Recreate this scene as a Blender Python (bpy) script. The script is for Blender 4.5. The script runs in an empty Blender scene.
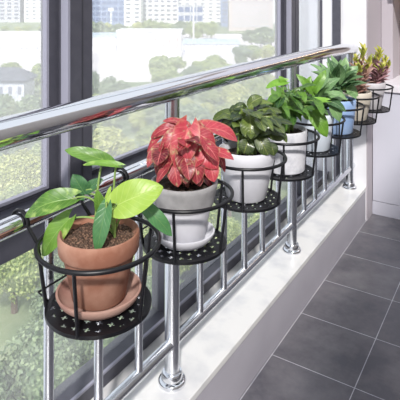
import bpy, math, random
from mathutils import Vector, Matrix
random.seed(7)
R = math.radians
scn = bpy.context.scene
COL = scn.collection

# ------------------------------------------------------------------ camera
F, VX, HY = 510.0, 522.0, -1.0
TH = math.atan((VX - 200) / F)
CAM = Vector((0.85, 0.0, 1.30))
RIGHT = Vector((math.cos(TH), math.sin(TH), 0)); FWD = Vector((-math.sin(TH), math.cos(TH), 0)); UP = Vector((0, 0, 1))
cd = bpy.data.cameras.new('camera'); cam = bpy.data.objects.new('camera', cd); COL.objects.link(cam)
cam.location = CAM; cam.rotation_euler = (R(90), 0, TH)
cd.sensor_width = 36; cd.lens = 36 * F / 400; cd.shift_y = -(200 - HY) / 400; cd.clip_start = 0.02; cd.clip_end = 3000
scn.camera = cam

def ray(px, py, t):          # a point seen at px, py at distance t along the view
    return CAM + RIGHT * ((px - 200) / F * t) + FWD * t - UP * ((py - HY) / F * t)

# ------------------------------------------------------------------ helpers
class MB:
    def __init__(s): s.v = []; s.f = []; s.uv = {}; s.t = []
    def add(s, vs, fs, uvs=None, tint=0.0):
        o = len(s.v); s.v += [tuple(v) for v in vs]; s.f += [tuple(i + o for i in f) for f in fs]
        s.t += [tint] * len(vs)
        if uvs:
            for i, u in enumerate(uvs): s.uv[o + i] = u
        return s
    def box(s, x0, x1, y0, y1, z0, z1, M=None):
        vs = [Vector((x, y, z)) for x in (x0, x1) for y in (y0, y1) for z in (z0, z1)]
        if M: vs = [M @ v for v in vs]
        return s.add(vs, [(0, 1, 3, 2), (4, 6, 7, 5), (0, 4, 5, 1), (2, 3, 7, 6), (0, 2, 6, 4), (1, 5, 7, 3)])
    def lathe(s, prof, n=48, c=(0, 0, 0), close=False):
        vs = []; fs = []
        for r, z in prof:
            for k in range(n):
                a = 2 * math.pi * k / n; vs.append((c[0] + r * math.cos(a), c[1] + r * math.sin(a), c[2] + z))
        m = len(prof)
        for i in range(m if close else m - 1):
            j = (i + 1) % m
            for k in range(n):
                k2 = (k + 1) % n; fs.append((i * n + k, i * n + k2, j * n + k2, j * n + k))
        return s.add(vs, fs)
    def tube(s, pts, r, n=8, closed=False, cap=True):
        pts = [Vector(p) for p in pts]; m = len(pts); rs = r if isinstance(r, (list, tuple)) else [r] * m
        vs = []; fs = []; up = None
        for i, p in enumerate(pts):
            a = pts[(i - 1) % m] if (closed or i > 0) else p
            b = pts[(i + 1) % m] if (closed or i < m - 1) else p
            d = (b - a).normalized()
            if up is None:
                up = d.orthogonal().normalized()
            up = (up - d * up.dot(d)).normalized(); w = d.cross(up)
            for k in range(n):
                an = 2 * math.pi * k / n; vs.append(p + (up * math.cos(an) + w * math.sin(an)) * rs[i])
        for i in range(m if closed else m - 1):
            j = (i + 1) % m
            off = 0
            if closed and j == 0:
                best = 1e9
                for o in range(n):
                    dd = (vs[(m - 1) * n] - vs[o]).length
                    if dd < best: best = dd; off = o
            for k in range(n):
                fs.append((i * n + k, i * n + (k + 1) % n, j * n + (k + 1 + off) % n, j * n + (k + off) % n))
        if cap and not closed:
            fs.append(tuple(range(n))[::-1]); fs.append(tuple((m - 1) * n + k for k in range(n)))
        return s.add(vs, fs)
    def leaf(s, base, tip, width, nrm, shape='heart', bend=.12, fold=.25, lobe=.2, tint=.5, ns=9, na=4, twist=0):
        base = Vector(base); tip = Vector(tip); d = tip - base; L = d.length; d = d / L
        nrm = Vector(nrm); nrm = (nrm - d * nrm.dot(d))
        if nrm.length < 1e-4: nrm = d.orthogonal()
        nrm.normalize(); side = d.cross(nrm)
        if twist:
            q = Matrix.Rotation(twist, 3, d); nrm = q @ nrm; side = q @ side
        prof = {'heart': lambda u: (u ** .42) * ((1 - u) ** .72) * 1.78,
                'oval': lambda u: math.sin(math.pi * u ** .85) ** .75 if 0 < u < 1 else 0,
                'round': lambda u: max(0, 1 - (2 * u - 1) ** 2) ** .5,
                'broad': lambda u: (u ** .42) * ((1 - u) ** .5) * 1.5,
                'lance': lambda u: (u ** .55) * ((1 - u) ** .85) * 2.45}[shape]
        vs = []; uvs = []; fs = []
        for i in range(ns + 1):
            u = i / ns; w = prof(min(max(u, .012), .995)) * width / 2
            for k in range(-na, na + 1):
                a = k / na
                back = lobe * L * (a * a) * (1 - u) ** 2.5
                p = base + d * (L * u - back) + side * (w * a) + nrm * (bend * L * math.sin(math.pi * u) + fold * abs(a) * w - .35 * fold * a * a * w
                        + .035 * width * math.sin(u * 9 + a * 2 + tint * 20) * abs(a))
                vs.append(p); uvs.append((a * .5 + .5, u))
        m = 2 * na + 1
        for i in range(ns):
            for k in range(m - 1): fs.append((i * m + k, i * m + k + 1, (i + 1) * m + k + 1, (i + 1) * m + k))
        return s.add(vs, fs, uvs, tint)
    def build(s, name, mat, parent=None, smooth=True, bevel=0, data=None, sharp=40):
        me = bpy.data.meshes.new(name); me.from_pydata(s.v, [], s.f); me.update()
        if s.uv:
            ul = me.uv_layers.new(name='UVMap')
            for lp in me.loops: ul.data[lp.index].uv = s.uv.get(lp.vertex_index, (0, 0))
        if any(s.t):
            at = me.attributes.new('tint', 'FLOAT', 'POINT'); at.data.foreach_set('value', s.t)
        if smooth:
            me.polygons.foreach_set('use_smooth', [True] * len(me.polygons))
            try: me.set_sharp_from_angle(angle=R(sharp))
            except Exception: pass
        me.materials.append(mat)
        o = bpy.data.objects.new(name, me); COL.objects.link(o)
        if parent: o.parent = parent
        if bevel:
            b = o.modifiers.new('bevel', 'BEVEL'); b.width = bevel; b.segments = 2; b.limit_method = 'ANGLE'
        return o

def tag(o, label=None, cat=None, group=None, kind=None):
    if label: o['label'] = label
    if cat: o['category'] = cat
    if group: o['group'] = group
    if kind: o['kind'] = kind
    return o
def empty(name, loc=(0, 0, 0), rz=0, parent=None):
    o = bpy.data.objects.new(name, None); COL.objects.link(o); o.location = loc; o.rotation_euler = (0, 0, rz); o.empty_display_size = .1
    if parent: o.parent = parent
    return o
def copy_tree(o, parent=None):
    c = o.copy(); COL.objects.link(c); c.parent = parent
    for ch in [x for x in bpy.data.objects if x.parent == o]: copy_tree(ch, c)
    return c

# ------------------------------------------------------------------ materials
def newmat(name):
    m = bpy.data.materials.new(name); m.use_nodes = True; nt = m.node_tree
    b = nt.nodes['Principled BSDF']; return m, nt, b
def pm(name, col, rough=.5, metal=0, noise=None, bump=None, coat=0, spec=None):
    """noise=(scale, colour2, low, high); bump=(scale, strength, distance)"""
    m, nt, b = newmat(name); b.inputs['Base Color'].default_value = (*col, 1); b.inputs['Roughness'].default_value = rough; b.inputs['Metallic'].default_value = metal
    if coat: b.inputs['Coat Weight'].default_value = coat; b.inputs['Coat Roughness'].default_value = .1
    if spec is not None: b.inputs['Specular IOR Level'].default_value = spec
    tc = nt.nodes.new('ShaderNodeTexCoord')
    if noise:
        n = nt.nodes.new('ShaderNodeTexNoise'); n.inputs['Scale'].default_value = noise[0]; n.inputs['Detail'].default_value = 6
        nt.links.new(tc.outputs['Object'], n.inputs['Vector'])
        r = nt.nodes.new('ShaderNodeValToRGB'); r.color_ramp.elements[0].position = noise[2]; r.color_ramp.elements[1].position = noise[3]
        r.color_ramp.elements[0].color = (*col, 1); r.color_ramp.elements[1].color = (*noise[1], 1)
        nt.links.new(n.outputs['Fac'], r.inputs['Fac']); nt.links.new(r.outputs['Color'], b.inputs['Base Color'])
    if bump:
        n = nt.nodes.new('ShaderNodeTexNoise'); n.inputs['Scale'].default_value = bump[0]; n.inputs['Detail'].default_value = 5
        nt.links.new(tc.outputs['Object'], n.inputs['Vector'])
        bp = nt.nodes.new('ShaderNodeBump'); bp.inputs['Strength'].default_value = bump[1]; bp.inputs['Distance'].default_value = bump[2]
        nt.links.new(n.outputs['Fac'], bp.inputs['Height']); nt.links.new(bp.outputs['Normal'], b.inputs['Normal'])
    return m
def leafmat(name, dark, light, vein, edge=None, veinw=.05, edgew=.8, rough=.38, trans=.3, mott=18, blotch=None):
    m, nt, b = newmat(name); N = nt.nodes.new; Lk = nt.links.new
    at = N('ShaderNodeAttribute'); at.attribute_name = 'tint'
    uv = N('ShaderNodeUVMap'); sp = N('ShaderNodeSeparateXYZ'); Lk(uv.outputs['UV'], sp.inputs[0])
    tc = N('ShaderNodeTexCoord'); no = N('ShaderNodeTexNoise'); no.inputs['Scale'].default_value = mott * 4; no.inputs['Detail'].default_value = 5; Lk(tc.outputs['Object'], no.inputs['Vector'])
    def math_(op, a, bb=None, cl=False):
        x = N('ShaderNodeMath'); x.operation = op; x.use_clamp = cl
        for i, q in enumerate((a, bb)):
            if q is None: continue
            if isinstance(q, (int, float)): x.inputs[i].default_value = q
            else: Lk(q, x.inputs[i])
        return x.outputs[0]
    a = math_('ABSOLUTE', math_('MULTIPLY', math_('SUBTRACT', sp.outputs[0], .5), 2))
    def mix(f, c1, c2):
        x = N('ShaderNodeMix'); x.data_type = 'RGBA'; Lk(f, x.inputs[0])
        for i, q in ((6, c1), (7, c2)):
            if isinstance(q, tuple): x.inputs[i].default_value = (*q, 1)
            else: Lk(q, x.inputs[i])
        return x.outputs[2]
    f = math_('ADD', at.outputs['Fac'], math_('MULTIPLY', math_('SUBTRACT', no.outputs['Fac'], .5), .9), True)
    c = mix(f, dark, light)
    if blotch:
        n2 = N('ShaderNodeTexNoise'); n2.inputs['Scale'].default_value = blotch[1]; n2.inputs['Detail'].default_value = 4; Lk(tc.outputs['Object'], n2.inputs['Vector'])
        c = mix(math_('MULTIPLY', math_('SUBTRACT', n2.outputs['Fac'], blotch[2]), 9, True), c, blotch[0])
    # side veins slanting from the midrib
    sv = math_('SINE', math_('MULTIPLY', math_('SUBTRACT', sp.outputs[1], math_('MULTIPLY', a, .35)), 44))
    sv = math_('MULTIPLY', math_('POWER', math_('MAXIMUM', sv, 0), 8), .35)
    c = mix(sv, c, vein)
    mr = math_('SUBTRACT', 1, math_('DIVIDE', a, veinw), True)
    c = mix(mr, c, vein)
    if edge:
        e = math_('MULTIPLY', math_('SUBTRACT', math_('ADD', a, math_('MULTIPLY', no.outputs['Fac'], .7)), edgew + .2), 2.2, True)
        c = mix(e, c, edge)
    Lk(c, b.inputs['Base Color']); b.inputs['Roughness'].default_value = rough
    bp = N('ShaderNodeBump'); bp.inputs['Strength'].default_value = .35; bp.inputs['Distance'].default_value = .002; Lk(math_('ADD', sv, mr), bp.inputs['Height']); bp.invert = True
    Lk(bp.outputs['Normal'], b.inputs['Normal'])
    tr = N('ShaderNodeBsdfTranslucent'); Lk(c, tr.inputs['Color']); ms = N('ShaderNodeMixShader'); ms.inputs[0].default_value = trans
    Lk(b.outputs[0], ms.inputs[1]); Lk(tr.outputs[0], ms.inputs[2]); Lk(ms.outputs[0], nt.nodes['Material Output'].inputs['Surface'])
    return m

M = {}
M['chrome'] = pm('polished_steel', (.78, .79, .82), .09, 1)
M['brushed'] = pm('satin_steel', (.74, .76, .80), .26, 1)
M['black'] = pm('black_iron', (.006, .006, .008), .36, 0, spec=.35)
M['frame'] = pm('grey_aluminium', (.055, .055, .072), .45, .0, noise=(30, (.064, .064, .082), .4, .6))
M['frame_light'] = pm('light_aluminium', (.26, .26, .32), .4)
M['gasket'] = pm('gasket', (.03, .03, .04), .6)
M['white_wall'] = pm('white_plaster', (.64, .635, .67), .8, noise=(6, (.60, .60, .63), .4, .65))
M['curb'] = pm('curb_plaster', (.38, .365, .41), .75, noise=(5, (.35, .335, .38), .4, .65))
M['marble'] = pm('pale_marble', (.64, .635, .63), .28, noise=(11, (.48, .485, .51), .45, .75), bump=(40, .05, .002))
M['cabinet'] = pm('white_lacquer', (.50, .50, .57), .3, coat=.2)
M['counter'] = pm('pale_worktop', (.66, .64, .68), .3, noise=(60, (.58, .56, .60), .4, .7))
M['warm_wall'] = pm('grey_brown_plaster', (.22, .19, .18), .7, noise=(8, (.25, .22, .21), .4, .6))
M['strip'] = pm('mauve_panel', (.40, .365, .40), .6)
M['room_wall'] = pm('cream_plaster', (.55, .50, .46), .9)
M['terracotta'] = pm('terracotta', (.24, .098, .06), .9, noise=(16, (.38, .21, .15), .42, .70), bump=(160, .25, .001))
M['terracotta_pale'] = pm('terracotta_saucer', (.30, .155, .125), .9, noise=(18, (.42, .27, .22), .35, .7), bump=(160, .25, .001))
M['pot_grey'] = pm('weathered_grey_clay', (.24, .235, .24), .8, noise=(14, (.42, .41, .42), .35, .65), bump=(120, .3, .001))
M['pot_white'] = pm('white_ceramic', (.62, .62, .66), .4, noise=(8, (.55, .55, .60), .4, .7))
M['pot_marble'] = pm('mottled_white_ceramic', (.62, .62, .66), .4, noise=(38, (.40, .41, .46), .45, .72), bump=(60, .3, .002))
M['pot_pale'] = pm('pale_blue_white_ceramic', (.62, .68, .76), .3)
M['pot_blue'] = pm('powder_blue_glaze', (.27, .40, .66), .3, noise=(20, (.36, .49, .73), .4, .7))
M['pot_beige'] = pm('beige_clay', (.50, .45, .38), .7, noise=(18, (.58, .53, .46), .4, .7))
M['pot_mauve'] = pm('grey_mauve_clay', (.46, .44, .47), .6, noise=(18, (.54, .52, .54), .4, .7))
M['soil'] = pm('soil', (.055, .028, .018), .95, noise=(260, (.26, .15, .10), .45, .68), bump=(300, 1, .006))
M['soil_dark'] = pm('dark_soil', (.03, .02, .015), .95, noise=(200, (.09, .06, .04), .45, .7), bump=(300, 1, .006))
M['leaf_pothos'] = leafmat('pothos_leaf', (.02, .085, .022), (.19, .37, .05), (.26, .42, .10), trans=.3, mott=10, blotch=((.38, .52, .14), 30, .58))
M['leaf_yellow'] = leafmat('pothos_young_leaf', (.24, .43, .05), (.42, .58, .10), (.50, .66, .18), trans=.35)
M['leaf_dark'] = leafmat('pothos_dark_leaf', (.02, .075, .03), (.07, .20, .07), (.13, .25, .08), trans=.15)  # darker green of some pothos leaves
M['leaf_caladium'] = leafmat('caladium_leaf', (.10, .006, .012), (.52, .06, .085), (.70, .20, .19), edge=(.40, .25, .13), edgew=.95, trans=.25, veinw=.08, mott=26, blotch=((.42, .34, .18), 60, .60))
M['leaf_peperomia'] = leafmat('peperomia_leaf', (.008, .022, .012), (.115, .165, .03), (.27, .31, .07), edge=(.02, .04, .018), edgew=.85, trans=.1, rough=.3)
M['leaf_bright'] = leafmat('bright_pothos_leaf', (.012, .05, .013), (.18, .38, .035), (.18, .33, .06), trans=.2)
M['leaf_pale'] = leafmat('pale_green_leaf', (.03, .09, .035), (.19, .33, .13), (.36, .50, .27), trans=.2)
M['leaf_croton_y'] = leafmat('croton_young_leaf', (.20, .26, .03), (.55, .52, .10), (.65, .52, .14), trans=.3, mott=30)
M['leaf_croton_r'] = leafmat('croton_old_leaf', (.20, .075, .06), (.42, .27, .22), (.50, .33, .22), trans=.2, mott=30)
M['leaf_croton_p'] = leafmat('croton_pink_leaf', (.18, .08, .09), (.56, .33, .36), (.60, .42, .40), trans=.2, mott=30)
M['stem'] = pm('green_stem', (.20, .30, .08), .5)
M['stem_pink'] = pm('pink_stem', (.38, .14, .12), .5)
M['stem_brown'] = pm('brown_stem', (.16, .11, .07), .8)

# glass with a white veil mixed in, standing in for outdoor haze and glare
def glassmat(name, veil, tintc=(.97, .985, 1)):
    m = bpy.data.materials.new(name); m.use_nodes = True; nt = m.node_tree; nt.nodes.clear(); N = nt.nodes.new; Lk = nt.links.new
    out = N('ShaderNodeOutputMaterial'); t = N('ShaderNodeBsdfTransparent'); t.inputs[0].default_value = (*tintc, 1)
    tr = N('ShaderNodeBsdfTranslucent'); tr.inputs[0].default_value = (.96, .96, .96, 1); di = N('ShaderNodeBsdfDiffuse'); di.inputs[0].default_value = (.96, .96, .96, 1)
    g = N('ShaderNodeBsdfGlossy'); g.inputs['Roughness'].default_value = .02; g.inputs[0].default_value = (.9, .95, 1, 1)
    lw = N('ShaderNodeLayerWeight'); lw.inputs['Blend'].default_value = .5; pw = N('ShaderNodeMath'); pw.operation = 'POWER'; pw.inputs[1].default_value = 4; Lk(lw.outputs['Facing'], pw.inputs[0])
    fr = N('ShaderNodeMath'); fr.operation = 'MULTIPLY_ADD'; fr.inputs[1].default_value = .45; fr.inputs[2].default_value = .02; Lk(pw.outputs[0], fr.inputs[0])
    m0 = N('ShaderNodeMixShader'); Lk(tr.outputs[0], m0.inputs[1]); Lk(di.outputs[0], m0.inputs[2]); m0.inputs[0].default_value = .5
    m1 = N('ShaderNodeMixShader'); m1.inputs[0].default_value = veil; Lk(t.outputs[0], m1.inputs[1]); Lk(m0.outputs[0], m1.inputs[2])
    m2 = N('ShaderNodeMixShader'); Lk(fr.outputs[0], m2.inputs[0]); Lk(m1.outputs[0], m2.inputs[1]); Lk(g.outputs[0], m2.inputs[2])
    Lk(m2.outputs[0], out.inputs['Surface']); return m
M['glass'] = glassmat('window_glass', .29)
M['glass_low'] = glassmat('lower_window_glass', .13)

# floor tiles: 0.30 m slabs with pale grout
def tilemat():
    m, nt, b = newmat('slate_tile'); N = nt.nodes.new; Lk = nt.links.new
    tc = N('ShaderNodeTexCoord'); mp = N('ShaderNodeMapping'); Lk(tc.outputs['Object'], mp.inputs[0])
    mp.inputs['Location'].default_value = (-.077, -1.717, 0)
    br = N('ShaderNodeTexBrick'); br.offset = 0; br.inputs['Scale'].default_value = 1; br.inputs['Brick Width'].default_value = .30; br.inputs['Row Height'].default_value = .2925
    br.inputs['Mortar Size'].default_value = .0016; br.inputs['Mortar Smooth'].default_value = .1; br.inputs['Bias'].default_value = 0
    br.inputs['Color1'].default_value = (.128, .125, .142, 1); br.inputs['Color2'].default_value = (.15, .146, .16, 1); br.inputs['Mortar'].default_value = (.48, .48, .52, 1)
    Lk(mp.outputs[0], br.inputs['Vector'])
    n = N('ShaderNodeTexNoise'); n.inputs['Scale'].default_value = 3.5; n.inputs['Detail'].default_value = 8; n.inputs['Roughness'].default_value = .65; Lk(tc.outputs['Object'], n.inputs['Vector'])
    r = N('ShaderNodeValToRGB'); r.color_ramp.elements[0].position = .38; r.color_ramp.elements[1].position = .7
    r.color_ramp.elements[0].color = (.74, .74, .78, 1); r.color_ramp.elements[1].color = (1.6, 1.55, 1.5, 1); Lk(n.outputs['Fac'], r.inputs['Fac'])  # slate mottling, contrast raised to paint soft light streaks on the floor
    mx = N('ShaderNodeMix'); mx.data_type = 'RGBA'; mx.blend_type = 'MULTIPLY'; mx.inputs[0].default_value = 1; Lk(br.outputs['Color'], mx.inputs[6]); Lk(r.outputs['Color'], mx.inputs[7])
    Lk(mx.outputs[2], b.inputs['Base Color']); b.inputs['Roughness'].default_value = .27
    bp = N('ShaderNodeBump'); bp.inputs['Strength'].default_value = .4; bp.inputs['Distance'].default_value = .002; bp.invert = True; Lk(br.outputs['Fac'], bp.inputs['Height']); Lk(bp.outputs[0], b.inputs['Normal'])
    return m
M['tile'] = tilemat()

# ------------------------------------------------------------------ the setting
def struct(name, mb, mat, parent=None, **k):
    o = mb.build(name, mat, parent, **k)
    if parent is None: o['kind'] = 'structure'
    return o
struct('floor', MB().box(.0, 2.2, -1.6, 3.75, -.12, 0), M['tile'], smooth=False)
struct('wall_window', MB().box(-.205, .073, -1.6, 3.05, -.12, .178), M['curb'], smooth=False)
struct('trim_1', MB().box(-.212, .078, -1.6, 3.05, .178, .2), M['marble'], smooth=False, bevel=.003)
struct('wall_end', MB().box(-.34, .077, 3.05, 3.395, -.12, 2.5), M['white_wall'], smooth=False)
struct('wall_room', MB().box(2.1, 2.2, -1.6, 3.75, 0, 3.1), M['room_wall'], smooth=False)  # unseen wall, added for reflections; its height keeps sun off the floor
struct('wall_recess', MB().box(-.2, 2.2, 3.62, 3.75, 0, 2.5), M['warm_wall'], smooth=False)
struct('trim_3', MB().box(.077, .083, 3.052, 3.395, 0, 2.5), M['strip'], smooth=False)  # added panel; its greyer colour tones down the column's sunlit side
struct('trim_2', MB().box(.084, .155, 3.40, 3.62, 0, 2.5), M['strip'], smooth=False)
struct('wall_corner', MB().box(-.34, .072, 3.395, 3.62, 0, 2.5), M['gasket'], smooth=False)

# window wall: outer members, sashes, panes
WX = -.15
def window(name, y0, y1, low=None):
    w = empty(name, (0, 0, 0)); w['kind'] = 'structure'
    return w
win = window('window_1', 0, 0)
m = MB()
m.box(WX - .07, WX, -1.6, 3.05, .2, .245)                       # sill member
m.box(WX - .07, WX, -1.6, 3.05, .695, .80)                     # transom
m.box(WX - .07, WX, -1.6, 3.05, 2.3, 2.4)
for y0, y1 in ((.94, 1.024), (2.45, 2.56), (-.55, -.45)): m.box(WX - .075, WX + .004, y0, y1, .80, 2.32)
m.box(WX + .03, WX + .078, 3.035, 3.05, .2, 2.4)
for y0, y1 in ((1.385, 1.45), (-.3, -.24), (2.6, 2.66)): m.box(WX - .07, WX - .003, y0, y1, .24, .70)
m.build('window_frame', M['frame'], win, smooth=False, bevel=.002)
m = MB()
for y in (.985, 2.505): m.box(WX + .0035, WX + .0055, y, y + .004, .82, 2.3)
m.box(WX - .001, WX + .0012, -1.6, 3.05, .752, .756)
m.build('gasket', M['gasket'], win, smooth=False)
m = MB()
for y in (.934, 2.444): m.box(WX - .02, WX + .006, y - .0, y + .008, .81, 2.3)
m.box(WX - .002, WX + .006, -1.6, 3.05, .243, .249)
m.build('window_trim', M['frame_light'], win, smooth=False)
def sash(y0, y1, z0, z1, wl=.03, wr=.035, x=WX - .035):
    m = MB(); d = .03; wb = .012; b = .008
    m.box(x - d, x, y0, y0 + wl, z0, z1); m.box(x - d, x, y1 - wr, y1, z0, z1); m.box(x - d, x, y0 + wl, y1 - wr, z0, z0 + wb); m.box(x - d, x, y0 + wl, y1 - wr, z1 - wl, z1)
    o = m.build('sash', M['frame'], win, smooth=False, bevel=.002)
    m = MB(); m.box(x - .012, x + .003, y0 + wl, y0 + wl + b, z0 + wb, z1 - wl)
    if wr > .01: m.box(x - .012, x + .003, y1 - wr - b, y1 - wr, z0 + wb, z1 - wl)
    m.box(x - .012, x + .003, y0 + wl + b, y1 - wr - b, z0 + wb, z0 + wb + b)
    m.build('bead', M['frame_light'], o, smooth=False)
    MB().box(x - .018, x - .014, y0 + wl, y1 - wr, z0 + wb, z1 - wl).build('pane', M['glass'], o, smooth=False)
sash(-.45, .94, .80, 2.3); sash(1.024, 2.45, .80, 2.3, .03, .05); sash(2.56, 3.045, .80, 2.3, .02, .001); sash(-1.6, -.55, .80, 2.3)
for y0, y1 in ((-1.6, -.3), (-.24, 1.385), (1.45, 2.6), (2.66, 3.0)):
    MB().box(WX - .045, WX - .04, y0, y1, .245, .695).build('pane', M['glass_low'], win, smooth=False)

# ------------------------------------------------------------------ railing
rail = empty('balcony_railing', (0, 1.2, .2)); tag(rail, 'polished steel balcony railing with slim balusters standing on the marble curb', 'railing')
def local(o, root): o.matrix_parent_inverse = Matrix.Translation(-root.location); return o
def capsule(p0, p1, r, n=28):
    m = MB(); m.tube([p0, p1], r, n); return m
o = MB().tube([(0, -.7, 1.04), (0, 1.6, 1.039), (0, 2.4, 1.03), (0, 2.9, 1.016), (0, 3.049, 1.010)], .0315, 36).build('handrail', M['chrome'], rail); local(o, rail)
o = MB().tube([(0, -.7, .853), (0, 3.05, .853)], .0185, 24).build('middle_rail', M['chrome'], rail); local(o, rail)
o = MB().tube([(0, -.7, .314), (0, 3.05, .314)], .0155, 24).build('bottom_rail', M['brushed'], rail); local(o, rail)
posts = [.293, 1.196, 2.099, 2.98]
for y in posts:
    o = MB().tube([(0, y, .205), (0, y, 1.02)], .0215, 24).build('post', M['brushed'], rail); local(o, rail)
    fl = MB().lathe([(.0, .2), (.040, .2), (.040, .209), (.037, .213), (.031, .215), (.030, .229), (.028, .233), (.0215, .234)], 36, (0, y, 0)).build('base_flange', M['chrome'], o)
for a, b in zip(posts[:-1], posts[1:]):
    k = 6
    for i in range(1, k):
        y = a + (b - a) * i / k
        if y < .4: continue
        o = MB().tube([(0, y, .325), (0, y, .838)], .0108, 18).build('baluster', M['brushed'], rail); local(o, rail)

# ------------------------------------------------------------------ baskets
BX = .144; YB = [.745, 1.046, 1.381, 1.673, 1.974, 2.278, 2.561, 2.866]; RZ, PZ = .822, .701
def circ(r, z, n=56): return [(r * math.cos(2 * math.pi * k / n), r * math.sin(2 * math.pi * k / n), z) for k in range(n)]
bk = empty('hanging_pot_holder', (BX, YB[0], PZ))
MB().tube(circ(.1185, RZ - PZ), .0046, 10, closed=True).build('ring', M['black'], bk)
m = MB(); cs = .0047; n = 22; vs = {}; vl = []; fs = []
def vid(i, j):
    if (i, j) not in vs: vs[(i, j)] = len(vl); vl.append((i * cs, j * cs, 0))
    return vs[(i, j)]
ca, sa = math.cos(R(20)), math.sin(R(20))
for i in range(-n, n):
    for j in range(-n, n):
        x, y = (i + .5) * cs, (j + .5) * cs
        if x * x + y * y > .0985 ** 2: continue
        row = (j + 300) // 5; a = (i + 300 + (2 if row % 2 else 0)) % 5; b = (j + 300) % 5
        if x * x + y * y < .092 ** 2 and ((a == 2 and b in (1, 2, 3)) or (b == 2 and a in (1, 2, 3))): continue
        fs.append((vid(i, j), vid(i + 1, j), vid(i + 1, j + 1), vid(i, j + 1)))
m.add([(x * ca - y * sa, x * sa + y * ca, z) for x, y, z in vl], fs)
pl = m.build('perforated_tray', M['black'], bk, smooth=False)
sm = pl.modifiers.new('solid', 'SOLIDIFY'); sm.thickness = .002; sm.offset = -1
MB().lathe([(.093, .001), (.1035, .001), (.1035, -.006), (.093, -.004)], 56, close=True).build('tray_rim', M['black'], bk)
for az in (-68, 0, 68):
    a = R(az); MB().tube([(.1185 * math.cos(a), .1185 * math.sin(a), RZ - PZ), (.102 * math.cos(a), .102 * math.sin(a), -.002)], .0036, 8).build('upright', M['black'], bk)
for sgn in (-1, 1):
    a = R(sgn * 142); cx, cy = .1185 * math.cos(a), .1185 * math.sin(a); zr = .853 - PZ; pts = [(.102 * math.cos(a), .102 * math.sin(a), -.002), (cx, cy, RZ - PZ)]
    for k in range(0, 11):
        an = R(-10 + k * 21); pts.append((-BX + .0238 * math.cos(an), cy, zr + .0238 * math.sin(an)))
    MB().tube(pts, .0040, 8).build('hook', M['black'], bk)
MB().tube([(-.088, -.052, .002), (-.124, -.045, .004), (-.124, .045, .004), (-.088, .052, .002)], .0022, 6).build('wall_spacer', M['black'], bk)
plants = ['terracotta pot of pothos', 'grey and white pot of red caladium', 'smooth white pot of dark peperomia', 'mottled white pot of bright pothos',
          'pale pot of drooping green leaves', 'powder blue pot', 'beige pot of yellow croton', 'grey pot of pink croton']
for i, y in enumerate(YB):
    o = bk if i == 0 else copy_tree(bk)
    o.location = (BX, y, PZ)
    tag(o, 'black iron ring basket on the railing carrying the ' + plants[i], 'pot holder', 'black pot holders hooked along the railing')

# ------------------------------------------------------------------ pots and plants
def pot_mesh(r_top, r_bot, z_top, rim_h, rim_out, th=.006, zb=PZ + .002):
    r_r = r_top - rim_out
    return [(0, 0), (r_bot - .004, 0), (r_bot, .004), (r_r - (r_r - r_bot) * .22, (z_top - zb - rim_h) * .8), (r_r, z_top - zb - rim_h - .001),
            (r_top - .003 if rim_out else r_r, z_top - zb - rim_h), (r_top - .0015 if rim_out else r_r, z_top - zb - rim_h + .003), (r_top, z_top - zb - .006), (r_top - .002, z_top - zb - .001), (r_top - .005, z_top - zb),
            (r_top - th, z_top - zb - .004), (r_r - th - .002, z_top - zb - .03), (0, z_top - zb - .034)]
def soil(r, z, mat, root, amp=.004):
    m = MB(); vs = [(0, 0, z + .004)]; fs = []; nr, na = 10, 40
    for i in range(1, nr + 1):
        for k in range(na):
            a = 2 * math.pi * k / na; rr = r * i / nr; vs.append((rr * math.cos(a), rr * math.sin(a), z + (random.uniform(-amp, amp) if i < nr else -.002) + .004 * (1 - i / nr)))
    for k in range(na): fs.append((0, 1 + k, 1 + (k + 1) % na))
    for i in range(nr - 1):
        for k in range(na): fs.append((1 + i * na + k, 1 + (i + 1) * na + k, 1 + (i + 1) * na + (k + 1) % na, 1 + i * na + (k + 1) % na))
    return m.add(vs, fs).build('soil', mat, root)

class Plant:
    def __init__(s, idx, name, label, cat, z0=PZ + .002):
        s.loc = Vector((BX, YB[idx], z0)); s.root = empty(name, s.loc); tag(s.root, label, cat)
        s.t = (s.loc - CAM).dot(FWD); s.stems = MB(); s.z0 = z0
    def pot(s, prof, mat, n=64): return MB().lathe(prof, n).build('pot', mat, s.root)
    def W(s, px, py, d=0): return ray(px, py, s.t + d) - s.loc
    def stem(s, p0, p1, r=.0022, bow=.03):
        p0 = Vector(p0); p1 = Vector(p1); c = Vector((p0.x + (p1.x - p0.x) * .3, p0.y + (p1.y - p0.y) * .3, max(p1.z, p0.z) + bow))
        pts = [p0 * (1 - u) ** 2 + c * 2 * u * (1 - u) + p1 * u * u for u in [k / 9 for k in range(10)]]
        s.stems.tube(pts, [r * (1.15 - .4 * k / 9) for k in range(10)], 6)
    def px(s, w): return w * s.t / F

# direction from the plants to the viewer, for turning leaf faces
def face(n, up=.6): 
    v = (CAM - n).normalized(); return Vector((v.x, v.y, up))

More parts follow.
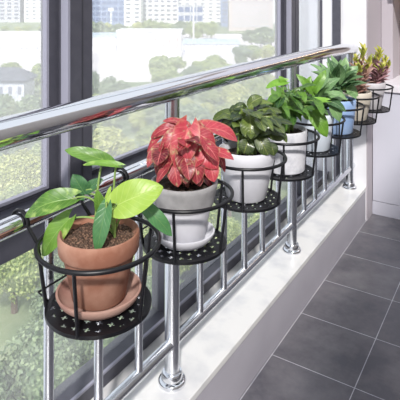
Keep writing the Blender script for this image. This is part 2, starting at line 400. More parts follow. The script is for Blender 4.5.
# --- 1: terracotta pot with pothos
SZ = PZ + .012
p = Plant(0, 'potted_pothos', 'terracotta pot with green and yellow-green pothos leaves, standing on a terracotta saucer', 'potted plant', SZ - .0)
zt = .843
p.pot(pot_mesh(.0800, .052, zt, .036, .009, .008, SZ), M['terracotta'])
soil(.0705, zt - SZ - .012, M['soil'], p.root, .005)
V1 = CAM - p.loc
L1 = [  # bx,by,bd, tx,ty,td, width px, normal(view-right, toward viewer, up), shape, bend, material, tint
    (72, 199, .00, 25, 217, .00, 30, (-.25, .62, .75), .14, 'leaf_pothos', .42),
    (69, 219, .01, 43, 256, .01, 27, (-.4, .85, .3), .12, 'leaf_pothos', .75),
    (106, 161, .03, 65, 150, .03, 19, (0, .75, .65), .08, 'leaf_pothos', .55),
    (118, 166, .00, 83, 165, .00, 10, (0, .5, .9), .10, 'leaf_pothos', .85),
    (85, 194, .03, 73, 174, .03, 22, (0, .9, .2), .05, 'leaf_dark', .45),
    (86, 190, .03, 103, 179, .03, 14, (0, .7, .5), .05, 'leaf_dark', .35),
    (117, 205, -.02, 163, 187, -.01, 40, (.15, .8, .6), .08, 'leaf_yellow', .6),
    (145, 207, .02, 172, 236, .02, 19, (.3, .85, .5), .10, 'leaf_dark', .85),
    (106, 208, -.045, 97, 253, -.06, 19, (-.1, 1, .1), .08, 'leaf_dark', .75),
    (99, 209, .0, 97, 190, .0, 13, (.6, .8, .1), .05, 'leaf_pothos', .65),
    (106, 206, .0, 111, 186, .02, 8, (-.5, .8, .2), .05, 'leaf_yellow', .4),
]
TOV = Vector((-FWD.x, -FWD.y, 0))
def nv(t3): return RIGHT * t3[0] + TOV * t3[1] + UP * t3[2]
for (bx, by, bd, tx, ty, td, w, nn, bend, mat, ti) in L1:
    b = p.W(bx, by, bd); m = MB().leaf(b, p.W(tx, ty, td), p.px(w), nv(nn), 'heart', bend, .22, .22, ti, 14, 6)
    m.build('leaf', M[mat], p.root)
    a = random.uniform(0, 6.28); p0 = Vector((.022 * math.cos(a), .022 * math.sin(a), zt - SZ - .015)) + RIGHT * .01
    p.stem(p0, b, .0022, .018)
p.stem(p.W(103, 222), p.W(135, 206, .02), .003, .02); p.stem(p.W(110, 222, -.02), p.W(130, 212, -.01), .0024, .012)
p.stems.build('stem', M['stem'], p.root)
def saucer(idx, r, mat, label):
    o = MB().lathe([(0, 0), (r * .70, 0), (r * .78, .003), (r * .93, .014), (r, .025), (r, .028), (r - .004, .028), (r * .88, .016), (r * .72, .0085), (0, .0085)], 56).build('plant_saucer', mat)
    o.location = (BX, YB[idx], PZ + .0012); tag(o, label, 'saucer'); return o
saucer(0, .083, M['terracotta_pale'], 'pale terracotta saucer under the terracotta pot of pothos')

# --- 2: caladium
def filler(P, mb, n, cx, cy, rx, ry, wr, lr, mat_shape, tint=(0, 1), dr=.08, droop=.6, org=None, bend=.1, fold=.2, stemr=.0015, lobe=.2, depth=(-.08, .08)):  # lowered tint ranges put deep shadow among the leaves into their colour
    """n leaves in a dome round a centre, tips outward and drooping"""
    o = org if org is not None else Vector((0, 0, .13))
    for k in range(n):
        u = random.random() ** .5; a = random.uniform(0, 2 * math.pi); d = random.uniform(*depth)
        b = P.W(cx + rx * u * math.cos(a), cy + ry * u * math.sin(a), d)
        out = Vector((b.x - o.x, b.y - o.y, 0)); out = out.normalized() if out.length > 1e-3 else Vector((1, 0, 0))
        ang = random.gauss(0, .5); out = Matrix.Rotation(ang, 3, 'Z') @ out
        dz = -droop + random.gauss(0, .35); di = (out + UP * dz).normalized(); L = random.uniform(*lr)
        nn = (UP * .8 + out * .6 + TOV * .35)
        mb.leaf(b, b + di * L, random.uniform(*wr), nn, mat_shape, bend, fold, lobe, random.uniform(*tint), 8, 3)
        P.stem(o + Vector((random.uniform(-.02, .02), random.uniform(-.02, .02), 0)), b, stemr, .01)

p = Plant(1, 'potted_caladium', 'grey-rimmed whitish pot of drooping red and pink caladium leaves', 'potted plant', SZ)
zt = .853
H = zt - SZ
p.pot([(0, 0), (.049, 0), (.051, .003), (.064, H * .50), (.067, H * .58)], M['pot_white'])
MB().lathe([(.066, H * .575), (.070, H * .58), (.074, H * .66), (.0815, H - .012), (.083, H - .006), (.082, H), (.077, H), (.074, H - .012), (.066, H * .7), (0, H * .66)], 64).build('pot_collar', M['pot_grey'], p.root)
soil(.074, H - .014, M['soil_dark'], p.root)
L2 = [(188, 128, -.03, 177, 170, -.06, 24, (0, 1, .35), .10, .85), (206, 128, .0, 238, 142, .0, 18, (.3, .6, .8), .12, .8), (201, 146, -.03, 217, 169, -.05, 20, (.3, .9, .3), .1, 1.0),
      (175, 127, .02, 151, 138, .02, 12, (-.3, .6, .8), .12, .5), (167, 131, .02, 147, 153, .02, 9, (-.4, .8, .5), .1, .7), (167, 148, -.01, 158, 178, -.03, 14, (-.4, .9, .3), .1, .35),
      (173, 160, -.05, 178, 187, -.07, 16, (-.1, 1, .3), .1, .6), (193, 160, -.05, 197, 184, -.075, 17, (.1, 1, .3), .1, .35), (208, 160, -.03, 214, 182, -.05, 15, (.4, 1, .3), .1, .75),
      (214, 150, .0, 225, 172, .0, 9, (.5, .8, .5), .1, .3), (185, 125, .03, 163, 121, .03, 10, (0, .5, .9), .1, .55), (205, 126, .03, 216, 133, .0, 9, (.2, .5, .9), .1, .3),
      (196, 133, -.03, 215, 150, -.04, 18, (.3, .8, .6), .12, .6), (176, 135, -.03, 163, 163, -.04, 17, (-.3, .9, .5), .12, .55), (194, 126, .0, 200, 140, -.03, 15, (0, .7, .9), .1, .45),
      (183, 150, -.05, 187, 178, -.07, 17, (0, 1, .3), .1, .25)]
m = MB()
o0 = Vector((0, 0, H - .02))
for (bx, by, bd, tx, ty, td, w, nn, bend, ti) in L2:
    b = p.W(bx, by, bd); m.leaf(b, p.W(tx, ty, td), p.px(w) * 1.35, nv((nn[0] + random.uniform(-.25, .25), nn[1], nn[2])), 'heart', bend * 1.3, .16, .3, ti, 12, 5, random.uniform(-.25, .25)); p.stem(o0 + Vector((random.uniform(-.02, .02), random.uniform(-.02, .02), 0)), b, .0018, .012)
filler(p, m, 16, 187, 148, 28, 14, (.034, .05), (.036, .055), 'heart', (.0, .9), org=o0, droop=.5, stemr=.0013, lobe=.3)
filler(p, m, 14, 187, 168, 22, 12, (.026, .04), (.03, .045), 'heart', (.0, .5), org=o0, droop=1.1, stemr=.0013, lobe=.3)
m.build('foliage', M['leaf_caladium'], p.root)
p.stems.build('stem', M['stem_pink'], p.root)
saucer(1, .075, M['pot_white'], 'white saucer under the caladium pot')

# --- 3: peperomia
p = Plant(2, 'potted_peperomia', 'smooth white pot of rounded dark green peperomia leaves', 'potted plant')
zt = .850; H = zt - p.z0
p.pot(pot_mesh(.086, .060, zt, .036, .0025), M['pot_white'])
soil(.078, H - .02, M['soil_dark'], p.root)
L3 = [(236, 113, .0, 213, 120, .0, 14, (-.2, .5, .9), .5), (240, 108, .0, 228, 115, .0, 12, (-.3, .6, .7), .15), (243, 106, .0, 232, 110, .0, 9, (-.3, .6, .7), .15), (246, 108, .02, 237, 103, .02, 7, (0, .9, .3), .2),
      (248, 106, .0, 262, 97, .0, 13, (0, .7, .7), .55), (254, 104, .0, 273, 104, .0, 9, (0, .4, .9), .95), (250, 116, -.04, 250, 139, -.07, 20, (0, 1, .2), .75), (243, 120, -.02, 232, 131, -.03, 14, (-.3, .8, .6), .4),
      (258, 117, -.02, 279, 119, -.02, 13, (.2, .7, .8), .5), (262, 128, -.03, 284, 138, -.03, 15, (.2, .9, .4), .5), (258, 136, -.05, 268, 155, -.07, 15, (.1, 1, .2), .35), (270, 143, -.05, 274, 156, -.06, 12, (.3, 1, .2), .2),
      (248, 140, -.06, 244, 153, -.07, 16, (0, 1, .2), .3), (238, 118, -.02, 220, 127, -.02, 12, (-.2, .7, .7), .3), (244, 116, -.03, 241, 108, -.03, 6, (.4, .8, .2), 1.0), (250, 113, -.03, 252, 104, -.03, 7, (-.4, .8, .2), 1.0),
      (257, 122, -.03, 263, 133, -.05, 14, (.2, .9, .5), .65), (262, 110, .0, 276, 114, .0, 10, (.2, .6, .8), .7), (266, 122, -.0, 283, 127, -.0, 12, (.2, .6, .8), .6)]
m = MB(); o0 = Vector((0, 0, H - .02))
for (bx, by, bd, tx, ty, td, w, nn, ti) in L3:
    b = p.W(bx, by, bd); m.leaf(b, p.W(tx, ty, td), p.px(w), nv(nn), 'round' if w > 12 else 'oval', .12, .15, .05, ti, 10, 4); p.stem(o0 + Vector((random.uniform(-.03, .03), random.uniform(-.03, .03), 0)), b, .002, .01)
filler(p, m, 60, 252, 124, 26, 16, (.024, .040), (.035, .055), 'oval', (.0, .75), org=o0, droop=.2, bend=.12, stemr=.0016)
m.build('foliage', M['leaf_peperomia'], p.root)
p.stems.build('stem', M['stem'], p.root)

# --- 4: bright pothos
p = Plant(3, 'potted_pothos', 'mottled white pot of bright green pothos leaves, beside the peperomia', 'potted plant')
zt = .846; H = zt - p.z0
p.pot(pot_mesh(.079, .070, zt, .02, .0), M['pot_marble'])
soil(.070, H - .012, M['soil_dark'], p.root)
L4 = [(276, 91, -.02, 290, 116, -.04, 16, (-.1, 1, .3), .45), (286, 82, .0, 266, 88, .0, 12, (-.1, .6, .8), .85), (284, 84, .0, 279, 76, .0, 8, (0, .8, .4), .8), (327, 101, -.02, 303, 104, -.02, 9, (0, .6, .8), 1.0),
      (312, 112, -.04, 327, 137, -.06, 19, (.2, 1, .2), .6), (313, 92, .0, 296, 74, .0, 10, (-.3, .8, .6), .6), (303, 108, -.03, 308, 120, -.03, 9, (0, 1, .3), 1.0), (305, 98, -.0, 288, 93, .0, 10, (0, .7, .7), .5),
      (300, 102, .0, 322, 110, .0, 11, (.1, .7, .8), .35), (292, 98, .0, 303, 88, .0, 10, (0, .8, .5), .3), (312, 92, .02, 326, 70, .03, 12, (.2, .8, .5), .6), (275, 105, -.03, 268, 120, -.04, 12, (-.2, .9, .4), .5),
      (285, 115, -.03, 283, 133, -.05, 13, (0, 1, .2), .55), (295, 100, -.02, 290, 122, -.04, 14, (0, 1, .3), .4), (305, 90, .0, 311, 76, .0, 9, (0, .8, .5), .7)]
m = MB(); o0 = Vector((0, 0, H - .015))
for (bx, by, bd, tx, ty, td, w, nn, ti) in L4:
    b = p.W(bx, by, bd); m.leaf(b, p.W(tx, ty, td), p.px(w), nv(nn), 'heart', .12, .2, .2, ti, 10, 4); p.stem(o0 + Vector((random.uniform(-.03, .03), random.uniform(-.03, .03), 0)), b, .002, .015)
filler(p, m, 44, 293, 102, 24, 15, (.024, .036), (.045, .075), 'heart', (.0, .55), org=o0, droop=.3, stemr=.0018)
m.build('foliage', M['leaf_bright'], p.root); p.stems.build('stem', M['stem'], p.root)

# --- 5 and 6: pale lance-leaved plants
def fan(P, mb, n, cx, cy, spread, Lr, wr, shape='lance', tint=(0, 1), elev=(.2, 1.2), org=None):
    for k in range(n):
        a = random.uniform(0, 2 * math.pi); e = random.uniform(*elev); d = Vector((math.cos(a) * math.cos(e), math.sin(a) * math.cos(e), math.sin(e)))
        b = (org or Vector((0, 0, .14))) + Vector((random.uniform(-1, 1), random.uniform(-1, 1), 0)) * spread + d * random.uniform(.01, .05)
        L = random.uniform(*Lr); mb.leaf(b, b + d * L, random.uniform(*wr), UP * .8 + Vector((-d.x, -d.y, 0)) * .4 + TOV * .3, shape, .14, .3, .05, random.uniform(*tint), 9, 3)
        P.stem((org or Vector((0, 0, .14))) - UP * .03, b, .002, .004)
p = Plant(4, 'potted_peace_lily', 'pale blue-white pot of lance-shaped green leaves, between the bright pothos and the blue pot', 'potted plant')
zt = .846; H = zt - p.z0
p.pot(pot_mesh(.076, .062, zt, .02, .0), M['pot_pale']); soil(.068, H - .012, M['soil_dark'], p.root)
m = MB(); o0 = Vector((0, 0, H))
L5 = [(318, 100, -.03, 345, 95, -.06, 10), (322, 92, 0, 340, 78, 0, 12), (315, 98, 0, 330, 66, .02, 11), (325, 100, -.04, 346, 112, -.05, 12), (312, 100, -.03, 318, 122, -.05, 13), (310, 95, 0, 300, 80, 0, 9), (328, 95, -.02, 348, 100, -.02, 11), (330, 105, -.04, 340, 122, -.05, 14)]
for (bx, by, bd, tx, ty, td, w) in L5:
    b = p.W(bx, by, bd); m.leaf(b, p.W(tx, ty, td), p.px(w), nv((0, .6, .8)), 'lance', .14, .25, .05, random.random(), 10, 4); p.stem(o0, b, .002, .01)
fan(p, m, 26, 0, 0, .02, (.07, .13), (.026, .042), org=o0)
m.build('foliage', M['leaf_pale'], p.root); p.stems.build('stem', M['stem'], p.root)
p = Plant(5, 'potted_schefflera', 'powder blue pot with a tall fan of broad green leaves', 'potted plant')
zt = .852; H = zt - p.z0
p.pot(pot_mesh(.083, .068, zt, .02, .0), M['pot_blue']); soil(.075, H - .012, M['soil_dark'], p.root)
m = MB(); o0 = Vector((0, 0, H))
L6 = [(338, 80, 0, 330, 60, .0, 11), (342, 78, 0, 346, 57, .0, 10), (345, 80, 0, 358, 66, .0, 11), (340, 84, -.03, 356, 82, -.03, 11), (336, 86, -.03, 322, 84, -.03, 10), (340, 90, -.05, 334, 104, -.07, 12), (346, 88, -.04, 358, 96, -.05, 12), (334, 78, 0, 322, 70, 0, 10)]
for (bx, by, bd, tx, ty, td, w) in L6:
    b = p.W(bx, by, bd); m.leaf(b, p.W(tx, ty, td), p.px(w), nv((0, .7, .7)), 'oval', .1, .25, .05, random.random(), 10, 4); p.stem(o0, b, .003, .01)
fan(p, m, 40, 0, 0, .02, (.08, .135), (.030, .046), 'oval', org=o0 + UP * .03, elev=(-.1, 1.3))
m.build('foliage', M['leaf_pale'], p.root); p.stems.build('stem', M['stem'], p.root)

# --- 7 and 8: crotons, narrow leaves up several stems
def croton(idx, label, pmat, potm, tops, lowm, zt, rt=.082, yellow=.68):
    P = Plant(idx, 'potted_croton', label, 'potted plant'); H = zt - P.z0
    P.pot(pot_mesh(rt, .058, zt, .02, .0), potm); soil(rt - .009, H - .012, M['soil_dark'], P.root)
    o0 = Vector((0, 0, H - .01)); up = MB(); lo = MB()
    for (x, y, d) in tops:
        t = P.W(x, y, d); b = o0 + Vector((t.x, t.y, 0)) * .35; P.stem(b, t - UP * .015, .003, -.02 + .02)
        n = 26
        for k in range(n):
            u = .08 + .92 * k / (n - 1); c = b.lerp(t, u) - UP * .012; a = k * 2.4 + random.random(); e = .25 + .9 * u
            dd = Vector((math.cos(a) * math.cos(e), math.sin(a) * math.cos(e), math.sin(e))); L = random.uniform(.052, .08) * (1.1 - .4 * u)
            tgt = up if u > yellow + random.uniform(-.12, .12) else lo
            tgt.leaf(c, c + dd * L, random.uniform(.014, .024), UP + TOV * .4, 'lance', .1, .2, 0, random.random(), 6, 2)
    up.build('young_foliage', M['leaf_croton_y'], P.root)['label'] = 'yellow-green top leaves'
    lo.build('foliage', lowm, P.root); P.stems.build('stem', M['stem_brown'], P.root)
croton(6, 'beige pot of tall croton with reddish lower and yellow top leaves', None, M['pot_beige'], [(363, 48, 0), (356, 58, .02), (369, 60, 0), (359, 66, -.05), (352, 72, 0)], M['leaf_croton_r'], .842)
croton(7, 'grey-mauve pot of pinkish croton with yellow tips, nearest the end wall', None, M['pot_mauve'], [(380, 50, 0), (386, 58, 0), (375, 58, .03), (383, 66, -.04), (389, 64, 0)], M['leaf_croton_p'], .848, yellow=.72)

# ------------------------------------------------------------------ cabinet, worktop, shelf with lamp
cb = empty('cabinet', (1.0, 3.36, 0)); tag(cb, 'white lacquered low cabinet below the pale worktop at the end wall', 'cabinet')
def lc(o, r): o.matrix_parent_inverse = Matrix.Translation(-r.location); return o
lc(MB().box(.084, 1.9, 3.18, 3.60, .08, .745).build('body', M['cabinet'], cb, smooth=False), cb)
lc(MB().box(.084, 1.9, 3.166, 3.60, 0, .08).build('plinth', M['cabinet'], cb, smooth=False, bevel=.002), cb)
for k in range(4):
    x0 = .087 + k * .4525; lc(MB().box(x0, x0 + .449, 3.163, 3.18, .083, .742).build('door', M['cabinet'], cb, smooth=False, bevel=.002), cb)
tag(MB().box(.082, 2.05, 3.150, 3.605, .746, .790).build('worktop', M['counter'], smooth=False, bevel=.004), 'pale grey worktop slab lying on the white cabinet', 'worktop')
sh = empty('wall_cabinet', (1.0, 3.45, 1.32)); tag(sh, 'pale wall cabinet with a warm light strip below, above the worktop', 'wall cabinet')
lc(MB().box(.16, 1.9, 3.34, 3.615, 1.33, 2.1).build('body', M['cabinet'], sh, smooth=False), sh)
em, nt, b = newmat('warm_light'); b.inputs['Emission Color'].default_value = (1, .72, .45, 1); b.inputs['Emission Strength'].default_value = 4
lc(MB().box(.2, 1.8, 3.56, 3.58, 1.318, 1.33).build('light_strip', em, sh, smooth=False), sh)

# ------------------------------------------------------------------ outside
GZ = -28.0; HG = CAM.z - GZ
def og(px, py, z=GZ): return ray(px, py, (CAM.z - z) * F / (py - HY))
M['lawn'] = pm('park_ground', (.16, .22, .10), .9, noise=(.12, (.34, .38, .22), .4, .6))
M['field'] = pm('pale_sports_ground', (.72, .67, .66), .9, noise=(.03, (.62, .58, .58), .4, .7))
M['road'] = pm('asphalt', (.16, .165, .18), .9, noise=(.4, (.20, .20, .22), .4, .7))
M['stucco'] = pm('white_render', (.78, .77, .78), .9)
M['stucco_l'] = pm('lavender_render', (.56, .56, .62), .9)
M['stucco_p'] = pm('pink_beige_render', (.62, .54, .52), .9)
M['glass_f'] = pm('far_blue_glass', (.10, .15, .32), .3)
M['glass_d'] = pm('far_dark_glass', (.20, .21, .27), .4)
M['bluewall'] = pm('blue_render', (.24, .31, .50), .7)
M['roof_b'] = pm('pale_blue_roof', (.50, .60, .68), .6)
M['roof_g'] = pm('grey_roof', (.09, .10, .13), .7)
M['white_metal'] = pm('white_mast', (.8, .8, .8), .5)
MROT = Matrix.Rotation(TH, 4, 'Z')
def vbox(px0, px1, t, depth, z0, z1):
    """box facing the balcony: front face at distance t"""
    x0 = (px0 - 200) / F * t; x1 = (px1 - 200) / F * t
    T = Matrix.Translation((CAM.x, CAM.y, 0)) @ MROT
    return T, x0, x1
struct('ground', MB().box(-1200, 900, 12, 1600, GZ - 1, GZ), M['lawn'], smooth=False)
def slab(name, corners, mat, dz, kind='structure'):
    pts = [og(*c) for c in corners]; vs = [(q.x, q.y, GZ + .01) for q in pts] + [(q.x, q.y, GZ + dz) for q in pts]; n = len(pts)
    fs = [tuple(range(n, 2 * n))] + [(i, (i + 1) % n, n + (i + 1) % n, n + i) for i in range(n)]
    o = MB().add(vs, fs).build(name, mat, smooth=False); o['kind'] = kind; return o
slab('sports_field', [(-60, 82), (330, 82), (330, 34), (-60, 34)], M['field'], .1)
slab('road', [(62, 420), (88, 420), (232, 230), (220, 230)], M['road'], .12)
slab('road', [(-60, 128), (60, 128), (40, 110), (-60, 110)], M['roof_b'], .15)

winmesh = {}
def building(name, label, px0, px1, t, top, depth, wall, win, cols, rows, ww=.55, wh=.5, z_lo=3, group=None, roofm=None, cat='building'):
    x0 = (px0 - 200) / F * t; x1 = (px1 - 200) / F * t; xc = (x0 + x1) / 2; w = x1 - x0
    r = empty(name, CAM + RIGHT * xc + FWD * t - UP * HG, TH); tag(r, label, cat)
    MB().box(-w / 2, w / 2, 0, depth, 0, top - GZ).build('wall', wall, r, smooth=False)
    MB().box(-w / 2 - .4, w / 2 + .4, -.4, depth + .4, top - GZ, top - GZ + .9).build('roof', roofm or wall, r, smooth=False)
    if cols and rows:
        cw = w / cols; rh = (min(top, 12) - GZ - z_lo) / rows
        me = None
        for i in range(cols):
            for j in range(rows):
                if me is None:
                    o = MB().box(-cw * ww / 2, cw * ww / 2, -.15, .15, 0, rh * wh).build('window', win, r, smooth=False); me = o
                else:
                    o = me.copy(); COL.objects.link(o); o.parent = r
                o.location = (-w / 2 + cw * (i + .5), 0, z_lo + rh * (j + .25))
    return r
building('apartment_building', 'lavender apartment block with small dark windows at the left edge of the view', -30, 20, 640, 30, 20, M['stucco_l'], M['glass_d'], 7, 8)
building('apartment_building', 'white apartment block beside the lavender one', 24, 58, 640, 34, 20, M['stucco'], M['glass_d'], 5, 8, .4, .35)
building('office_building', 'blue glazed office block behind the tree row', 84, 124, 570, 30, 22, M['bluewall'], M['glass_f'], 7, 6, .75, .6)
building('apartment_building', 'narrow white tower beside the blue glazed block', 124, 141, 550, 40, 22, M['stucco'], M['glass_d'], 2, 8, .5, .35)
building('apartment_building', 'wide white block with rows of small windows behind the grandstand', 141, 178, 600, 30, 20, M['stucco'], M['glass_d'], 6, 7, .6, .4)
building('office_building', 'low white block with blue windows behind the tall mast', 178, 203, 560, -6, 20, M['stucco_l'], M['glass_f'], 4, 2, .8, .6)
building('apartment_building', 'white slab block beside the slate blue tower', 176, 222, 640, 30, 20, M['stucco'], M['glass_d'], 6, 8, .4, .35)
building('tower', 'slim slate blue tower', 221, 228, 540, 40, 14, M['bluewall'], M['glass_d'], 1, 9, .7, .5)
building('apartment_building', 'pink-beige block with long striped balconies', 229, 273, 470, -1, 22, M['stucco_p'], M['stucco_l'], 1, 7, .85, .4)
building('apartment_building', 'pale block seen beyond the striped block', 229, 283, 600, 30, 22, M['stucco'], M['glass_d'], 7, 8, .4, .4)
building('apartment_building', 'pale block seen in the narrow pane by the white column', 296, 350, 430, 20, 22, M['stucco_l'], M['stucco'], 5, 6, .6, .5)
# the stadium side
gs = building('grandstand', 'long white grandstand with an overhanging flat roof and arches', 117, 181, 240, -14.3, 14, M['stucco'], M['stucco_p'], 9, 1, .5, .55, 2)
building('grandstand', 'low white grandstand wing with pale blue roof', 70, 116, 285, -20, 26, M['stucco'], M['stucco_l'], 0, 0, roofm=M['roof_b'])
building('sports_hall', 'low white hall with a pale flat roof beyond the trees at the left pane', -60, 62, 335, -22.5, 30, M['stucco'], M['glass_d'], 0, 0)
building('boundary_wall', 'low white wall with dark marks across the sports ground', -60, 56, 290, -25.5, .6, M['stucco'], M['glass_d'], 22, 1, .5, .3, .7, cat='wall')
building('sports_hall', 'low pale hall beside the grandstand end', 183, 240, 270, -22.5, 24, M['stucco_l'], M['stucco'], 6, 1, .6, .4, 1, roofm=M['roof_b'])
hs = building('house', 'small grey-roofed house with dark windows among the trees', -22, 24, 138, -21.5, 9, M['stucco_l'], M['glass_d'], 5, 1, .35, .5, 2.6, roofm=M['roof_g'])
w = 46 / F * 138
m = MB(); a, bq, z0, z1 = w / 2 + .8, 10, 7.3, 10.2
m.add([(-a, -1, z0), (a, -1, z0), (a, bq, z0), (-a, bq, z0), (-a + 4, bq / 2, z1), (a - 4, bq / 2, z1)], [(0, 1, 5, 4), (1, 2, 5), (2, 3, 4, 5), (3, 0, 4), (3, 2, 1, 0)])
m.build('hipped_roof', M['roof_g'], hs, smooth=False)
def mast(px, pyb, top, label):
    q = og(px, pyb); r = empty('floodlight_mast', (q.x, q.y, GZ), TH); tag(r, label, 'floodlight mast')
    MB().tube([(0, 0, 0), (0, 0, top - GZ)], .55, 10).build('pole', M['white_metal'], r)
    MB().box(-2.2, 2.2, -.4, .4, top - GZ - 1.6, top - GZ + 1.2).build('lamp_head', M['white_metal'], r, smooth=False)
mast(111, 33, -7.5, 'white floodlight mast in front of the blue glazed block')
mast(193.5, 46, 9, 'tall white floodlight mast beside the pale hall')

# trees
def treemat(name, c1, c2):
    m, nt, b = newmat(name); N = nt.nodes.new; at = N('ShaderNodeAttribute'); at.attribute_name = 'tint'
    mx = N('ShaderNodeMix'); mx.data_type = 'RGBA'; mx.inputs[6].default_value = (*c1, 1); mx.inputs[7].default_value = (*c2, 1)
    nt.links.new(at.outputs['Fac'], mx.inputs[0]); nt.links.new(mx.outputs[2], b.inputs['Base Color']); b.inputs['Roughness'].default_value = .7
    tr = N('ShaderNodeBsdfTranslucent'); nt.links.new(mx.outputs[2], tr.inputs[0]); ms = N('ShaderNodeMixShader'); ms.inputs[0].default_value = .35
    nt.links.new(b.outputs[0], ms.inputs[1]); nt.links.new(tr.outputs[0], ms.inputs[2]); nt.links.new(ms.outputs[0], nt.nodes['Material Output'].inputs['Surface'])
    return m
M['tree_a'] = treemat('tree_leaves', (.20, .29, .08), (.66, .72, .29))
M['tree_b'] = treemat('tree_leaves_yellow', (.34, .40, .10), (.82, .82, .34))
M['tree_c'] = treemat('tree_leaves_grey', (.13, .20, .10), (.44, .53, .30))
M['bark'] = pm('bark', (.16, .12, .09), .9)
def crown(rng, n, size, mat):
    """lumpy broadleaf crown about 5 m in radius, resting on a 3.5 m trunk"""
    m = MB(); lumps = []
    for k in range(15):
        a = rng.uniform(0, 6.28); r = rng.uniform(.8, 3.2) if k else 0; z = rng.uniform(4, 8.2); lumps.append((Vector((r * math.cos(a), r * math.sin(a), z)), rng.uniform(1.4, 2.3)))
    for k in range(n):
        c, r = lumps[rng.randrange(len(lumps))]
        d = Vector((rng.gauss(0, 1), rng.gauss(0, 1), rng.gauss(.25, 1))).normalized(); q = c + d * r * rng.uniform(.72, 1.06)
        n1 = (d + Vector((rng.gauss(0, .6), rng.gauss(0, .6), rng.gauss(0, .6)))).normalized(); u = n1.orthogonal().normalized(); v = n1.cross(u)
        an = rng.uniform(0, 3.14); u, v = u * math.cos(an) + v * math.sin(an), v * math.cos(an) - u * math.sin(an); s = size * rng.uniform(.6, 1.3)
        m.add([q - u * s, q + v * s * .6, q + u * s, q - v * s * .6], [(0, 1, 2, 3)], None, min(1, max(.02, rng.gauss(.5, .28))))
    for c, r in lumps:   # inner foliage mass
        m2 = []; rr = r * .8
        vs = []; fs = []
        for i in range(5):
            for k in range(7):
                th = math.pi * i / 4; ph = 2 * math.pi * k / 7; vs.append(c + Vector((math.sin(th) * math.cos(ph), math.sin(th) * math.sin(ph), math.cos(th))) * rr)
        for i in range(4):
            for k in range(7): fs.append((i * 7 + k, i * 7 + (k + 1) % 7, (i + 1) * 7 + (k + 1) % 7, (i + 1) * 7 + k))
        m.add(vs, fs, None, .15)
    return m
rng = random.Random(3)
protos = {}
for key, (n, size) in {'near': (9000, .26), 'mid': (3200, .42), 'far': (1200, .7)}.items():
    for v, mt in enumerate(('tree_a', 'tree_b', 'tree_c')):
        protos[(key, v)] = None
def clear(q, sc):
    r = (5.2 if sc > 1.16 else 4.6) * sc
    for x, y, rr in spots:
        if (q.x - x) ** 2 + (q.y - y) ** 2 < (r + rr) ** 2: return False
    spots.append((q.x, q.y, r)); return True
def tree(key, v, loc, sc, label, group):
    if v < 0: return
    n, size = {'near': (16000, .17), 'mid': (3200, .40), 'far': (1200, .7)}[key]
    mt = ('tree_a', 'tree_b', 'tree_c')[v]
    if protos[(key, v)] is None:
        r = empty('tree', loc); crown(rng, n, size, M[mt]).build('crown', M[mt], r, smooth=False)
        MB().tube([(0, 0, 0), (.1, 0, 2.5), (.05, .1, 6)], [.32, .24, .12], 8).build('trunk', M['bark'], r); protos[(key, v)] = r
    else: r = copy_tree(protos[(key, v)])
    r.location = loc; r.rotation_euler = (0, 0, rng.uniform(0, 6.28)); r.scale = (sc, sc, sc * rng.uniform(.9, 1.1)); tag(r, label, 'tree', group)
    return r
spots = [(og(1, 108).x, og(1, 108).y, 9.5)]
def place(px, py, key, sc, label, group, zc=6.3):
    q = ray(px, py, (CAM.z - (GZ + zc * sc)) * F / (py - HY)); tree(key, rng.choice((0, 0, 1, 2)) if clear(q, sc) else -1, (q.x, q.y, GZ), sc, label, group)
y = 400.0
while y > 62:
    t = 22 * F / (y + 1); rpx = 5.0 * F / t; key = 'near' if y > 190 else 'mid'
    x = -20 + rng.uniform(0, rpx)
    while x < 345:
        jy = y + rng.uniform(-.25, .25) * rpx; skip = False
        if y < 115 and x < 30: skip = True                       # the house stands here
        if y < 92 and 92 < x < 150 and y < 78: skip = True
        if y < 66 and x < 150: skip = True
        if key == 'near' and x > 300: skip = True
        if not skip:
            if key == 'near': place(x, jy, key, rng.uniform(.85, 1.15), 'broad leafy tree standing close below the balcony', 'trees below the balcony')
            else: place(x, jy, key, rng.uniform(.8, 1.15), 'pale leafy tree in the belt between the balcony and the sports ground', 'trees in front of the sports ground')
        x += rpx * rng.uniform(1.25, 1.7)
    y -= rpx * .95
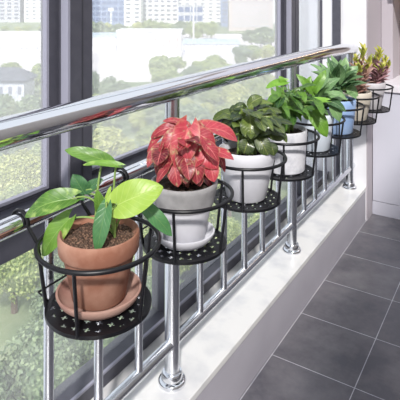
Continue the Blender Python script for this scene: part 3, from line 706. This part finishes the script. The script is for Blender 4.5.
for x, yy in ((34, 74), (44, 86), (10, 68), (160, 66), (176, 62), (192, 68), (215, 62), (232, 60), (252, 52), (268, 50), (205, 64), (243, 54)):
    place(x, yy, 'mid', rng.uniform(.8, 1.1), 'rounded tree beside the edge of the pale sports ground', 'trees at the edge of the sports ground')
for k in range(520):
    x = rng.uniform(-15, 340); y = 64 + 340 * rng.random() ** 1.7
    if (y < 120 and x < 30) or (y < 66 and x < 150) or (y > 190 and x > 290) or (y < 80 and 92 < x < 150): continue
    place(x, y, 'near' if y > 190 else 'mid', rng.uniform(.5, .8), 'small bushy tree filling a gap between the broad trees', 'small trees between the broad trees', 6.3)
for x in list(range(-8, 48, 7)) + list(range(92, 226, 8)) + list(range(252, 290, 9)):
    yy = 29 if x < 60 else (27 + rng.uniform(-1, 3)) if x < 230 else 35
    place(x + rng.uniform(-2, 2), yy, 'far', rng.uniform(1.1, 1.5) if x > 60 else .8, 'hazy tree in the row at the foot of the apartment blocks', 'far trees before the apartment blocks')

# ------------------------------------------------------------------ light
w = bpy.data.worlds.new('world'); scn.world = w; w.use_nodes = True; nt = w.node_tree; bg = nt.nodes['Background']
tc = nt.nodes.new('ShaderNodeTexCoord'); sp = nt.nodes.new('ShaderNodeSeparateXYZ'); rp = nt.nodes.new('ShaderNodeValToRGB')
nt.links.new(tc.outputs['Generated'], sp.inputs[0]); nt.links.new(sp.outputs[2], rp.inputs[0]); nt.links.new(rp.outputs[0], bg.inputs[0])
rp.color_ramp.elements[0].position = 0; rp.color_ramp.elements[0].color = (.92, .94, 1, 1); rp.color_ramp.elements[1].position = .9; rp.color_ramp.elements[1].color = (.86, .92, 1, 1)
bg.inputs[1].default_value = .85
sl = bpy.data.lights.new('sun', 'SUN'); so = bpy.data.objects.new('sun', sl); COL.objects.link(so)
sl.energy = 3.6; sl.angle = R(4); sl.color = (1, .965, .92)
d = Vector((.42, -.66, .66)); so.rotation_euler = d.to_track_quat('Z', 'Y').to_euler()

vs_ = scn.view_settings; vs_.view_transform = 'Standard'; vs_.look = 'None'; vs_.gamma = 1; vs_.use_curve_mapping = False; vs_.exposure = 0.42
scn.cycles.max_bounces = 8; scn.cycles.transparent_max_bounces = 16; scn.cycles.use_denoising = True
